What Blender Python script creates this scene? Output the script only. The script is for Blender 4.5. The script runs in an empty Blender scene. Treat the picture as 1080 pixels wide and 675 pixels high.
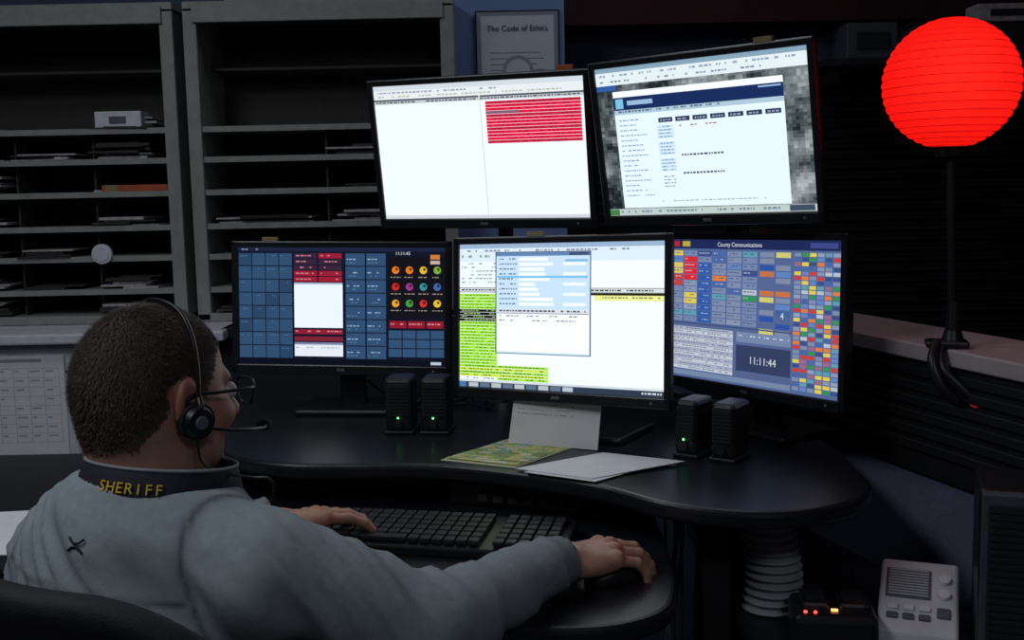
import bpy, bmesh, math, random
import numpy as np
from mathutils import Matrix, Vector, noise
random.seed(7); np.random.seed(7)
sc=bpy.context.scene
try:
    sc.view_settings.view_transform='Standard'
    sc.view_settings.look='None'
except Exception: pass
rad=math.radians
# ------------------------------------------------------------------ helpers
def lin(c):
    return tuple(((v/255)/12.92 if v/255<=.04045 else ((v/255+.055)/1.055)**2.4) for v in c[:3])
def mat(name,col,rough=.6,metal=0.,var=.12,scale=30.,bump=0.,bscale=200.,emit=None,es=0.,spec=.5,attr=False,stretch=None):
    m=bpy.data.materials.new(name); m.use_nodes=True
    nt=m.node_tree; N=nt.nodes; L=nt.links
    b=N['Principled BSDF']; b.inputs['Roughness'].default_value=rough; b.inputs['Metallic'].default_value=metal
    b.inputs['Specular IOR Level'].default_value=spec
    tc=N.new('ShaderNodeTexCoord'); no=N.new('ShaderNodeTexNoise'); no.inputs['Scale'].default_value=scale; no.inputs['Detail'].default_value=5
    src=tc.outputs['Object']
    if stretch:
        mp=N.new('ShaderNodeMapping'); mp.inputs['Scale'].default_value=stretch; L.new(src,mp.inputs['Vector']); src=mp.outputs['Vector']
    L.new(src,no.inputs['Vector'])
    mr=N.new('ShaderNodeMapRange'); mr.inputs['From Min'].default_value=.3; mr.inputs['From Max'].default_value=.7
    mr.inputs['To Min'].default_value=1-var; mr.inputs['To Max'].default_value=1+var; L.new(no.outputs['Fac'],mr.inputs['Value'])
    vm=N.new('ShaderNodeVectorMath'); vm.operation='SCALE'; L.new(mr.outputs['Result'],vm.inputs['Scale'])
    if attr:
        at=N.new('ShaderNodeAttribute'); at.attribute_name='Col'; L.new(at.outputs['Color'],vm.inputs[0])
    else:
        vm.inputs[0].default_value=col
    L.new(vm.outputs[0],b.inputs['Base Color'])
    if bump>0:
        n2=N.new('ShaderNodeTexNoise'); n2.inputs['Scale'].default_value=bscale; n2.inputs['Detail'].default_value=3; L.new(src,n2.inputs['Vector'])
        bp=N.new('ShaderNodeBump'); bp.inputs['Strength'].default_value=bump; bp.inputs['Distance'].default_value=.002
        L.new(n2.outputs['Fac'],bp.inputs['Height']); L.new(bp.outputs['Normal'],b.inputs['Normal'])
    if emit:
        b.inputs['Emission Color'].default_value=(*emit,1); b.inputs['Emission Strength'].default_value=es
    return m
def screenmat(strength=1.0):
    m=bpy.data.materials.new('lcd_screen'); m.use_nodes=True; nt=m.node_tree; N=nt.nodes; N.clear()
    at=N.new('ShaderNodeAttribute'); at.attribute_name='Col'; e=N.new('ShaderNodeEmission'); e.inputs[1].default_value=strength
    g=N.new('ShaderNodeBsdfGlossy'); g.inputs['Roughness'].default_value=.35; g.inputs['Color'].default_value=(.02,.02,.02,1)
    a=N.new('ShaderNodeAddShader'); o=N.new('ShaderNodeOutputMaterial')
    nt.links.new(at.outputs['Color'],e.inputs[0]); nt.links.new(e.outputs[0],a.inputs[0]); nt.links.new(g.outputs[0],a.inputs[1]); nt.links.new(a.outputs[0],o.inputs[0])
    return m
def empty(name,loc):
    e=bpy.data.objects.new(name,None); e.location=loc; e.empty_display_size=.1; bpy.context.collection.objects.link(e); return e
def catmull(pts,n=8,closed=False):
    P=[Vector(p) for p in pts]; out=[]; m=len(P)
    rng=range(m) if closed else range(m-1)
    for i in rng:
        if closed: a,b,c,d=P[(i-1)%m],P[i],P[(i+1)%m],P[(i+2)%m]
        else: a,b,c,d=P[max(i-1,0)],P[i],P[i+1],P[min(i+2,m-1)]
        for k in range(n):
            t=k/n
            out.append(.5*((2*b)+(-a+c)*t+(2*a-5*b+4*c-d)*t*t+(-a+3*b-3*c+d)*t**3))
    if not closed: out.append(P[-1])
    return out
class Part:
    def __init__(s): s.v=[];s.f=[];s.m=[];s.sm=[];s.mats=[]
    def mi(s,m):
        if m not in s.mats: s.mats.append(m)
        return s.mats.index(m)
    def raw(s,vs,fs,m,M=None,smooth=False):
        o=len(s.v); k=s.mi(m)
        for v in vs:
            v=Vector(v); s.v.append(M@v if M else v)
        for f in fs:
            s.f.append([o+i for i in f]); s.m.append(k); s.sm.append(smooth)
    def bm(s,b,m,M=None,smooth=False):
        b.verts.index_update(); s.raw([v.co.copy() for v in b.verts],[[v.index for v in f.verts] for f in b.faces],m,M,smooth); b.free()
    def box(s,c,sz,m,M=None,bev=0.,rz=0.,seg=2,rx=0.,ry=0.):
        b=bmesh.new(); bmesh.ops.create_cube(b,size=1.)
        bmesh.ops.scale(b,vec=Vector(sz),verts=b.verts)
        if bev>0: bmesh.ops.bevel(b,geom=b.edges[:]+b.verts[:],offset=min(bev,min(sz)*.49),segments=seg,profile=.5,affect='EDGES')
        T=Matrix.Translation(Vector(c))@Matrix.Rotation(rz,4,'Z')@Matrix.Rotation(rx,4,'X')@Matrix.Rotation(ry,4,'Y')
        s.bm(b,m,(M@T) if M else T)
    def cyl(s,p0,p1,r0,r1,m,M=None,seg=24,cap=True):
        p0=Vector(p0);p1=Vector(p1);d=(p1-p0).normalized(); u=d.orthogonal().normalized(); w=d.cross(u)
        vs=[];fs=[]
        for p,r in((p0,r0),(p1,r1)):
            for i in range(seg):
                a=2*math.pi*i/seg; vs.append(p+(u*math.cos(a)+w*math.sin(a))*r)
        for i in range(seg): fs.append([i,(i+1)%seg,seg+(i+1)%seg,seg+i])
        s.raw(vs,fs,m,M,True)
        if cap: s.raw(vs,[list(range(seg))[::-1],list(range(seg,2*seg))],m,M,False)
    def sph(s,c,r,m,M=None,seg=24,rz=0,rx=0):
        b=bmesh.new(); bmesh.ops.create_uvsphere(b,u_segments=seg,v_segments=seg//2,radius=1)
        if not hasattr(r,'__len__'): r=(r,r,r)
        bmesh.ops.scale(b,vec=Vector(r),verts=b.verts)
        T=Matrix.Translation(Vector(c))@Matrix.Rotation(rz,4,'Z')@Matrix.Rotation(rx,4,'X')
        s.bm(b,m,(M@T) if M else T,True)
    def tube(s,pts,r,m,M=None,seg=8,closed=False,n=6,flat=1.,smoothp=True):
        P=catmull(pts,n,closed) if smoothp else [Vector(p) for p in pts]
        k=len(P); vs=[];fs=[]; up=None
        for i,p in enumerate(P):
            a=P[(i-1)%k] if closed or i>0 else p; b=P[(i+1)%k] if closed or i<k-1 else p
            d=(b-a).normalized()
            if up is None: up=d.orthogonal().normalized()
            up=(up-d*up.dot(d)).normalized(); w=d.cross(up)
            for j in range(seg):
                t=2*math.pi*j/seg; vs.append(p+(up*math.cos(t)+w*math.sin(t)*flat)*r)
        for i in range(k if closed else k-1):
            for j in range(seg):
                a=i*seg+j;b=i*seg+(j+1)%seg; c=((i+1)%k)*seg+(j+1)%seg; d=((i+1)%k)*seg+j
                fs.append([a,b,c,d])
        s.raw(vs,fs,m,M,True)
        if not closed: s.raw(vs,[list(range(seg))[::-1],[ (k-1)*seg+j for j in range(seg)]],m,M)
    def slab(s,pts,z0,z1,m,M=None,bev=0.):
        b=bmesh.new(); vs=[b.verts.new((p[0],p[1],z0)) for p in pts]; f=b.faces.new(vs)
        b.normal_update()
        if f.normal.z<0: f.normal_flip()
        r=bmesh.ops.extrude_face_region(b,geom=[f]); 
        bmesh.ops.translate(b,vec=(0,0,z1-z0),verts=[g for g in r['geom'] if isinstance(g,bmesh.types.BMVert)])
        bmesh.ops.recalc_face_normals(b,faces=b.faces)
        if bev>0:
            ed=[e for e in b.edges if abs(e.verts[0].co.z-e.verts[1].co.z)<1e-6]
            bmesh.ops.bevel(b,geom=ed,offset=bev,segments=3,profile=.5,affect='EDGES')
        s.bm(b,m,M)
    def finish(s,name,parent=None):
        me=bpy.data.meshes.new(name); L=parent.location if parent else Vector((0,0,0))
        if parent is None:
            xs=[v.x for v in s.v];ys=[v.y for v in s.v];zs=[v.z for v in s.v]
            L=Vector(((min(xs)+max(xs))/2,(min(ys)+max(ys))/2,min(zs)))
        me.from_pydata([v-L for v in s.v],[],s.f)
        for m in s.mats: me.materials.append(m)
        me.polygons.foreach_set('material_index',s.m); me.polygons.foreach_set('use_smooth',s.sm)
        me.update()
        o=bpy.data.objects.new(name,me); bpy.context.collection.objects.link(o)
        if parent: o.parent=parent
        else: o.location=L
        return o
def rectmesh(name,W,H,rects,M,m,parent,lift=.00006,ngons=()):
    """flat printed / displayed graphics. rects in 0..1, v down. local plane x,z facing -y"""
    vs=[];fs=[];cs=[]
    for i,(x0,y0,x1,y1,c) in enumerate(rects):
        yy=-lift*i/ max(1,len(rects)/12); k=len(vs)
        for a,b in((x0,y1),(x1,y1),(x1,y0),(x0,y0)):
            vs.append(M@Vector(((a-.5)*W,yy,(.5-b)*H)))
        fs.append([k,k+1,k+2,k+3]); cs.append((c,4))
    for n_,(cx,cy,r,c) in enumerate(ngons):
        yy=-lift*(14+n_*2)
        k=len(vs)
        for j in range(16):
            t=2*math.pi*j/16; vs.append(M@Vector(((cx-.5)*W+r*math.cos(t)*H,yy,(.5-cy)*H+r*math.sin(t)*H)))
        fs.append(list(range(k,k+16))); cs.append((c,16))
    L=parent.location
    me=bpy.data.meshes.new(name); me.from_pydata([v-L for v in vs],[],fs); me.materials.append(m)
    at=me.color_attributes.new('Col','FLOAT_COLOR','CORNER'); buf=[]
    for c,n in cs: buf+=[*lin(c),1.]*n
    at.data.foreach_set('color',buf)
    o=bpy.data.objects.new(name,me); bpy.context.collection.objects.link(o); o.parent=parent
    return o
def text(body,size,m,M,parent,name='lettering',align='CENTER',ext=.0002):
    """text lying in plane x,z facing -y of M"""
    cu=bpy.data.curves.new(name,'FONT'); cu.body=body; cu.size=size; cu.align_x=align; cu.align_y='CENTER'; cu.extrude=ext; cu.materials.append(m)
    o=bpy.data.objects.new(name,cu); bpy.context.collection.objects.link(o)
    o.parent=parent
    o.matrix_basis=Matrix.Translation(-parent.location)@M@Matrix.Rotation(rad(90),4,'X')
    return o
# --- signed distance surfaces
def smin(a,b,k):
    h=np.clip(.5+.5*(b-a)/k,0,1); return b*(1-h)+a*h-k*h*(1-h)
def smax(a,b,k): return -smin(-a,-b,k)
def ell(p,c,r,B=None):
    q=p-np.array(c)
    if B is not None: q=q@B
    r=np.array(r); k0=np.linalg.norm(q/r,axis=1); k1=np.linalg.norm(q/(r*r),axis=1)+1e-9
    return k0*(k0-1)/k1
def cap(p,a,b,r0,r1):
    a=np.array(a,float);b=np.array(b,float);d=b-a; t=np.clip(((p-a)@d)/(d@d),0,1)
    return np.linalg.norm(p-a-t[:,None]*d,axis=1)-(r0+(r1-r0)*t)
def grad(sdf,p,e=1e-4):
    g=np.zeros_like(p)
    for i in range(3):
        d=np.zeros(3);d[i]=e; g[:,i]=(sdf(p+d)-sdf(p-d))/(2*e)
    return g
def surf(sdf,lo,hi,h):
    lo=np.array(lo,float);hi=np.array(hi,float); n=np.ceil((hi-lo)/h).astype(int)+1
    ax=[lo[i]+h*np.arange(n[i]) for i in range(3)]
    V=np.empty(tuple(n))
    yy,zz=np.meshgrid(ax[1],ax[2],indexing='ij')
    st=max(1,200000//(n[1]*n[2]))
    for i in range(0,n[0],st):
        xs=ax[0][i:i+st]; P=np.empty((len(xs),n[1],n[2],3)); P[...,0]=xs[:,None,None];P[...,1]=yy;P[...,2]=zz
        V[i:i+st]=sdf(P.reshape(-1,3)).reshape(len(xs),n[1],n[2])
    S=V<0; c=tuple(n-1)
    off=[(a,b,d) for a in(0,1) for b in(0,1) for d in(0,1)]
    cnt=np.zeros(c,int)
    for a,b,d in off: cnt+=S[a:a+c[0],b:b+c[1],d:d+c[2]]
    act=np.argwhere((cnt>0)&(cnt<8)); vid=-np.ones(c,int); vid[tuple(act.T)]=np.arange(len(act))
    pos=np.zeros((len(act),3)); num=np.zeros(len(act))
    for i,o1 in enumerate(off):
        for o2 in off[i+1:]:
            if sum(abs(o1[k]-o2[k]) for k in range(3))!=1: continue
            va=V[tuple((act+o1).T)];vb=V[tuple((act+o2).T)]; cr=(va<0)!=(vb<0)
            t=np.where(cr,va/np.where(cr,va-vb,1),0)
            pos+=np.where(cr[:,None],np.array(o1)+t[:,None]*(np.array(o2)-np.array(o1)),0); num+=cr
    vert=lo+h*(act+pos/num[:,None])
    F=[]
    def quads(ax_):
        A=[slice(None)]*3;Bs=[slice(None)]*3; A[ax_]=slice(0,-1);Bs[ax_]=slice(1,None)
        s0=S[tuple(A)];s1=S[tuple(Bs)]
        u=(ax_+1)%3;w=(ax_+2)%3
        for inn,flip in((s0&~s1,False),(~s0&s1,True)):
            e=np.argwhere(inn); e=e[(e[:,u]>0)&(e[:,w]>0)&(e[:,u]<c[u])&(e[:,w]<c[w])]
            q=[]
            for du,dw in((-1,-1),(0,-1),(0,0),(-1,0)):
                g=e.copy(); g[:,u]+=du; g[:,w]+=dw; q.append(vid[tuple(g.T)])
            q=np.stack(q,1)
            if flip:q=q[:,::-1]
            F.append(q)
    for a in range(3): quads(a)
    F=np.concatenate(F)
    for _ in range(2):
        d=sdf(vert); g=grad(sdf,vert); st_=np.clip(d/(np.sum(g*g,1)+1e-6),-h,h); vert=vert-st_[:,None]*g
    return vert,F
def npmesh(name,v,F,m,parent,M=None,col=None):
    v=np.asarray(v)
    if M is not None:
        A=np.array(M); v=v@A[:3,:3].T+A[:3,3]
    v=v-np.array(parent.location)
    me=bpy.data.meshes.new(name); me.from_pydata(v.tolist(),[],F.tolist()); me.materials.append(m)
    me.polygons.foreach_set('use_smooth',[True]*len(me.polygons))
    if col is not None:
        at=me.color_attributes.new('Col','FLOAT_COLOR','POINT'); c=np.ones((len(v),4)); c[:,:3]=col; at.data.foreach_set('color',c.ravel())
    me.update(); o=bpy.data.objects.new(name,me); bpy.context.collection.objects.link(o); o.parent=parent
    return o
# ------------------------------------------------------------------ materials
M_black=mat('black_plastic',(.012,.012,.014),.38,bump=.1)
M_gloss=mat('bezel_black',(.016,.017,.020),.3)
M_matte=mat('dark_matte',(.013,.014,.018),.8)
M_desk=mat('desk_laminate_black',(.012,.013,.018),.33,bump=.08,bscale=400)
M_deskedge=mat('desk_frame_steel',(.03,.03,.035),.4,.5)
M_metal=mat('gray_cabinet_metal',lin((156,157,152)),.5,.0,bump=.05)
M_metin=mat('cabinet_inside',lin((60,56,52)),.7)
M_white=mat('white_panel',lin((226,226,234)),.5)
M_paper=mat('paper',lin((240,240,244)),.8,var=.04)
M_paper2=mat('aged_paper',lin((190,185,188)),.8,var=.25,scale=60)
M_print=mat('printed_graphics',(1,1,1),.75,var=.03,attr=True)
M_wall=mat('wall_paint_blue',lin((88,102,132)),.8,var=.06,scale=4,bump=.1)
M_walld=mat('wall_paint_dark',lin((40,42,52)),.85,var=.1,scale=4)
M_maroon=mat('maroon_valance',lin((52,12,20)),.85,var=.3,scale=12)
M_col=mat('column_paint',lin((120,146,196)),.7,var=.05,scale=5)
M_carpet=mat('carpet',lin((38,38,44)),.95,var=.4,scale=150,bump=.6)
M_ceil=mat('ceiling_tile',lin((120,120,120)),.9,var=.1,scale=80,bump=.3)
M_part=mat('partition_fabric',lin((100,104,130)),.9,var=.12,scale=120,bump=.3)
M_ledge=mat('ledge_laminate',lin((190,176,180)),.45,var=.05)
M_slat=mat('slat_black',(.008,.008,.010),.6)
M_hose=mat('gray_hose',lin((158,160,166)),.55)
M_phone=mat('ivory_plastic',lin((214,214,220)),.45,var=.05)
M_grille=mat('grille_gray',lin((100,102,112)),.7)
M_key=mat('key_plastic',(.016,.016,.018),.5)
M_green=mat('led_green',(.02,.3,.05),emit=(.1,1,.2),es=3)
M_redled=mat('led_red',(.3,.02,.01),emit=(1,.05,.03),es=4)
M_amber=mat('led_amber',(.3,.12,.01),emit=(1,.35,.08),es=3)
M_gold=mat('gold_thread',lin((235,192,50)),.6)
M_orange=mat('orange_sticker',lin((190,90,50)),.6)
M_tag=mat('label_tag',lin((150,135,100)),.7)
M_skin=mat('skin',(1,1,1),.48,var=.08,scale=60,bump=.15,bscale=350,attr=True)
M_hair=mat('brown_hair',(.056,.034,.023),.6,var=.4,scale=80)
M_cloth=mat('sweater_fabric',(1,1,1),.9,var=.07,scale=90,bump=.35,bscale=700,attr=True,spec=.2)
M_collar=mat('collar_navy',(.010,.012,.022),.8,bump=.2)
M_trim=mat('collar_trim_gray',lin((140,144,150)),.8)
M_pants=mat('navy_trousers',(.014,.016,.03),.9)
M_shoe=mat('shoe_leather',(.01,.01,.01),.35)
M_chair=mat('chair_fabric',(.010,.010,.013),.75,bump=.4,bscale=500)
M_foam=mat('mic_foam',(.01,.01,.01),.95,bump=.5)
M_redtip=mat('red_cap',(.5,.02,.02),.5,emit=(1,.05,.05),es=.15)
M_screen=screenmat(1.10)
M_scrtxt=mat('screen_text_white',(0,0,0),.5,emit=(.85,.9,1),es=.8)
M_ink=mat('ink',(.02,.02,.03),.8)
# ------------------------------------------------------------------ room
def simple(name,boxes,m):
    p=Part()
    for c,s in boxes: p.box(c,s,m)
    return p.finish(name)
simple('floor',[((0,1.25,-.05),(5.4,5.2,.1))],M_carpet)
simple('ceiling',[((0,1.25,2.75),(5.4,5.2,.1))],M_ceil)
simple('wall_back',[((0,3.8,1.35),(5.4,.1,2.7))],M_wall)
simple('wall_left',[((-2.65,1.25,1.35),(.1,5.2,2.7))],M_walld)
simple('wall_right',[((2.65,1.25,1.35),(.1,5.2,2.7))],M_walld)
simple('wall_front',[((0,-1.3,1.35),(5.4,.1,2.7))],M_walld)
simple('baseboard_back',[((0,3.74,.05),(5.2,.02,.1))],M_matte)
simple('trim_column',[((.01,3.6,1.35),(.34,.30,2.7))],M_col)
simple('trim_valance',[((1.39,3.66,2.33),(2.42,.18,.80))],M_maroon)
p=Part()
p.box((1.39,3.735,1.28),(2.36,.03,.94),M_matte)
for z in np.arange(.84,1.74,.035): p.box((1.39,3.71,z),(2.3,.028,.003),M_slat,rx=rad(35))
p.box((1.39,3.705,1.755),(2.4,.06,.03),M_matte); p.box((1.39,3.705,.80),(2.4,.06,.03),M_matte)
for x in(.20,2.58): p.box((x,3.70,1.28),(.035,.05,.94),M_matte)
p.finish('window_1')
p=Part(); p.box((1.45,3.6,1.79),(.9,.22,.02),M_matte)
for x in(1.05,1.85): p.box((x,3.62,1.755),(.02,.16,.05),M_matte)
p.finish('wall_shelf')
p=Part(); p.box((1.15,3.58,1.8555),(.16,.16,.11),mat('box_gray',lin((70,74,84)),.7),bev=.004); p.box((1.15,3.495,1.855),(.10,.006,.05),M_matte); p.finish('storage_box')
p=Part(); p.box((1.38,3.58,1.8505),(.20,.16,.10),mat('box_tan',lin((80,72,70)),.7),bev=.004); p.box((1.38,3.58,1.905),(.21,.17,.012),M_matte); p.finish('storage_box')
p=Part(); p.box((1.60,3.57,1.8505),(.14,.18,.10),M_matte,bev=.01); p.box((1.57,3.55,1.930),(.20,.14,.055),M_paper2,bev=.003); p.box((1.57,3.478,1.930),(.12,.004,.02),M_ink); p.finish('storage_box')
# ------------------------------------------------------------------ poster
e=empty('wall_poster',(.035,3.44,1.80))
PM=Matrix.Translation((.035,3.437,1.81))
p=Part(); p.box((0,.004,0),(.26,.008,.30),M_matte,M=PM); 
p.finish('frame',e)
rc=[(0,0,1,1,(140,150,170)),(.05,.04,.95,.96,(205,212,226))]
for i in range(8): rc.append((.16,.42+i*.06,.84-random.random()*.15,.43+i*.06,(120,130,148)))
rectmesh('print',.25,.29,rc,PM@Matrix.Translation((0,-.002,0)),M_print,e,ngons=[(.5,.62,.17,(150,160,180)),(.5,.62,.13,(205,212,226))])
text('The Code of Ethics',.024,M_ink,PM@Matrix.Translation((0,-.005,.095)),e)
# ------------------------------------------------------------------ mail sorters
def sorter(x0,x1,seed,ndiv):
    rnd=random.Random(seed)
    e=empty('mail_sorter_cabinet',((x0+x1)/2,3.45,1.035)); p=Part(); w=x1-x0; xc=(x0+x1)/2
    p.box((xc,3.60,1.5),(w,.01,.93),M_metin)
    for x in(x0+.02,x1-.02): p.box((x,3.45,1.5),(.04,.30,.93),M_metal,bev=.003)
    p.box((xc,3.45,1.968),(w,.30,.03),M_metal,bev=.003); p.box((xc,3.295,1.945),(w-.06,.012,.05),M_metal,bev=.002)
    p.box((xc,3.45,1.045),(w,.30,.025),M_metal,bev=.003)
    zs=[1.613,1.523,1.425,1.323,1.231,1.131]
    for z in zs: p.box((xc,3.455,z),(w-.08,.28,.010),M_metal); p.box((xc,3.313,z-.002),(w-.08,.006,.017),M_metal)
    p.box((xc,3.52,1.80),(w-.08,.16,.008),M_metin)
    for k in range(1,ndiv):
        x=x0+.04+(w-.08)*k/ndiv
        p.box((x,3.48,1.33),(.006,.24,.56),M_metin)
    p.finish('carcass',e)
    q=Part()
    for z in zs+[1.057]:
        for k in range(ndiv):
            a=x0+.05+(w-.1)*k/ndiv; b=a+(w-.1)/ndiv-.03; n=rnd.randint(0,4)
            zz=z+.006
            for j in range(n*2):
                t=rnd.uniform(.002,.009)
                if zz+t>z+.07: break
                ww=(b-a)*rnd.uniform(.5,.95); cx=rnd.uniform(a+ww/2,b-ww/2+.001)
                q.box((cx,3.42+rnd.uniform(-.02,.03),zz+t/2),(ww,.20,t),rnd.choice([M_paper2,M_metin,M_metin,M_paper2]),rz=rnd.uniform(-.04,.04)); zz+=t+.001
    q.finish('paper_stacks',e)
    return e
s1=sorter(-1.78,-.985,1,3); s2=sorter(-.955,-.155,2,2)
p=Part(); p.box((-1.17,3.36,1.6445),(.14,.08,.052),M_white,bev=.004); p.box((-1.17,3.318,1.645),(.05,.003,.02),M_grille); p.finish('white_box')
p=Part(); p.box((-1.13,3.34,1.4405),(.20,.05,.020),M_orange,bev=.003); p.box((-1.2,3.34,1.441),(.04,.052,.021),M_tag); p.finish('orange_folder')
p=Part(); p.cyl((-1.235,3.309,1.245),(-1.235,3.296,1.245),.03,.03,M_white,seg=32); p.cyl((-1.235,3.296,1.245),(-1.235,3.292,1.245),.025,.022,M_white,seg=32); p.finish('round_magnet')
p=Part(); p.box((-.72,3.4,1.998),(.22,.18,.03),M_paper2); p.box((-.70,3.4,2.020),(.2,.17,.012),M_matte); p.finish('binder_stack')
# base cabinet under sorters
e=empty('base_cabinet',(-1.38,3.4,0))
p=Part(); p.box((-1.36,3.42,.50),(1.02,.58,1.0),M_white,bev=.004); p.box((-1.355,3.40,1.016),(1.07,.66,.030),M_white,bev=.006)
p.box((-1.36,3.125,.955),(1.0,.012,.075),M_white,bev=.003)
for x in(-1.62,-1.12): p.box((x,3.122,.49),(.485,.016,.84),M_white,bev=.003); p.box((x+(.19 if x<-1.3 else -.19),3.105,.45),(.012,.02,.10),M_grille,bev=.004)
p.box((-.50,3.42,.50),(.68,.58,1.0),M_walld,bev=.004); p.box((-.50,3.42,1.016),(.68,.60,.03),M_matte)
p.finish('body',e)
e=empty('calendar_sheet',(-1.33,3.1,.80)); rc=[(0,0,1,1,(246,247,250)),(.25,.03,.75,.06,(170,170,180))]
for i in range(9): rc.append((.06,.12+i*.09,.94,.124+i*.09,(178,180,190)))
for i in range(6): rc.append((.06+i*.176,.12,.065+i*.176,.84,(178,180,190)))
for i in range(60):
    a=.08+random.randint(0,4)*.176; b=.14+random.randint(0,7)*.09; rc.append((a,b,a+.04+random.random()*.08,b+.014,(182,185,196)))
rectmesh('print',.25,.30,rc,Matrix.Translation((-1.42,3.108,.815)),M_print,e)
p=Part(); p.box((-1.42,3.110,.815),(.254,.001,.304),M_paper); p.finish('sheet',e)
# ------------------------------------------------------------------ desk
e=empty('corner_desk',(0,2.1,0))
p=Part()
front=catmull([Vector((a,b,0)) for a,b in [(-.68,2.32),(-.62,2.17),(-.54,2.05),(-.43,1.985),(-.30,1.968),(-.13,1.95),(.02,1.875),(.14,1.79),(.235,1.68),(.34,1.622),(.44,1.62),(.535,1.67),(.59,1.76),(.60,1.88),(.61,2.0)]],6)
pts=[(v.x,v.y) for v in front]+[(.61,2.20),(.57,2.36),(.49,2.62),(-.68,2.62)]
p.slab(pts,.880,.910,M_desk,bev=.009)
lower=[Vector((a,b,0)) for a,b in [(-1.25,1.52),(-.95,1.62),(-.78,1.73),(-.60,1.73),(-.42,1.64),(-.28,1.54),(-.14,1.46),(-.05,1.425),(.03,1.405),(.13,1.41),(.205,1.46),(.235,1.55),(.245,1.66),(.25,1.8)]]
lo=catmull(lower,6)
p.slab([(v.x,v.y) for v in lo]+[(.25,2.5),(-1.25,2.5)],.790,.820,M_desk,bev=.009)
for x,y in((-.6,2.4),(-.25,2.45),(.15,2.45),(.12,1.95)): p.box((x,y,.85),(.04,.04,.06),M_deskedge)
for x,y in((-1.15,2.4),(-1.15,1.66),(.17,2.42)): p.box((x,y,.40),(.05,.05,.80),M_deskedge,bev=.005)
p.box((.335,1.80,.44),(.05,.06,.88),M_deskedge,bev=.006); p.box((.335,1.85,.02),(.07,.5,.035),M_deskedge,bev=.006)
p.box((.50,2.45,.44),(.05,.06,.88),M_deskedge,bev=.006)
p.box((-.45,2.48,.5),(1.3,.02,.5),M_matte)
p.box((.30,2.52,.845),(.3,.04,.07),M_deskedge)
p.finish('desk_body',e)
def wx(y): return .60+.303*(2.32-y)
p=Part(); p.slab([(.37,1.35),(wx(1.35)-.005,1.35),(wx(2.3)-.005,2.3),(.37,2.3)],.655,.685,M_desk,bev=.006)
for x,y in((.41,1.40),(.83,1.40),(.54,2.25)): p.box((x,y,.33),(.04,.04,.655),M_deskedge)
p.finish('side_table')
e=empty('cubicle_partition',(.9,2.1,0)); p=Part()
d=Vector((.29,-.957,0)).normalized(); n=Vector((.957,.29,0)).normalized()
A=Vector((.60,2.32,0))-d*1.45; Bq=Vector((.60,2.32,0))+d*1.9
def strip(o0,o1,z0,z1,m,bev=0,a=A,b=Bq): p.slab([tuple((a+n*o0)[:2]),tuple((b+n*o0)[:2]),tuple((b+n*o1)[:2]),tuple((a+n*o1)[:2])],z0,z1,m,bev=bev)
strip(.02,.14,0,1.09,M_part); strip(-.0,.19,1.09,1.12,M_ledge,bev=.004)
for i in range(6): strip(.004,.02,.925+i*.027,.943+i*.027,M_slat,bev=.003)
strip(.012,.02,.90,1.09,M_slat); strip(.008,.02,.885,.90,M_deskedge)
p.finish('body',e)
p=Part(); 
p.tube([(.79,1.715,.91),(.785,1.70,.86),(.765,1.70,.78),(.74,1.70,.70),(.72,1.72,.692)],.004,M_black); p.finish('power_cable')
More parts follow.
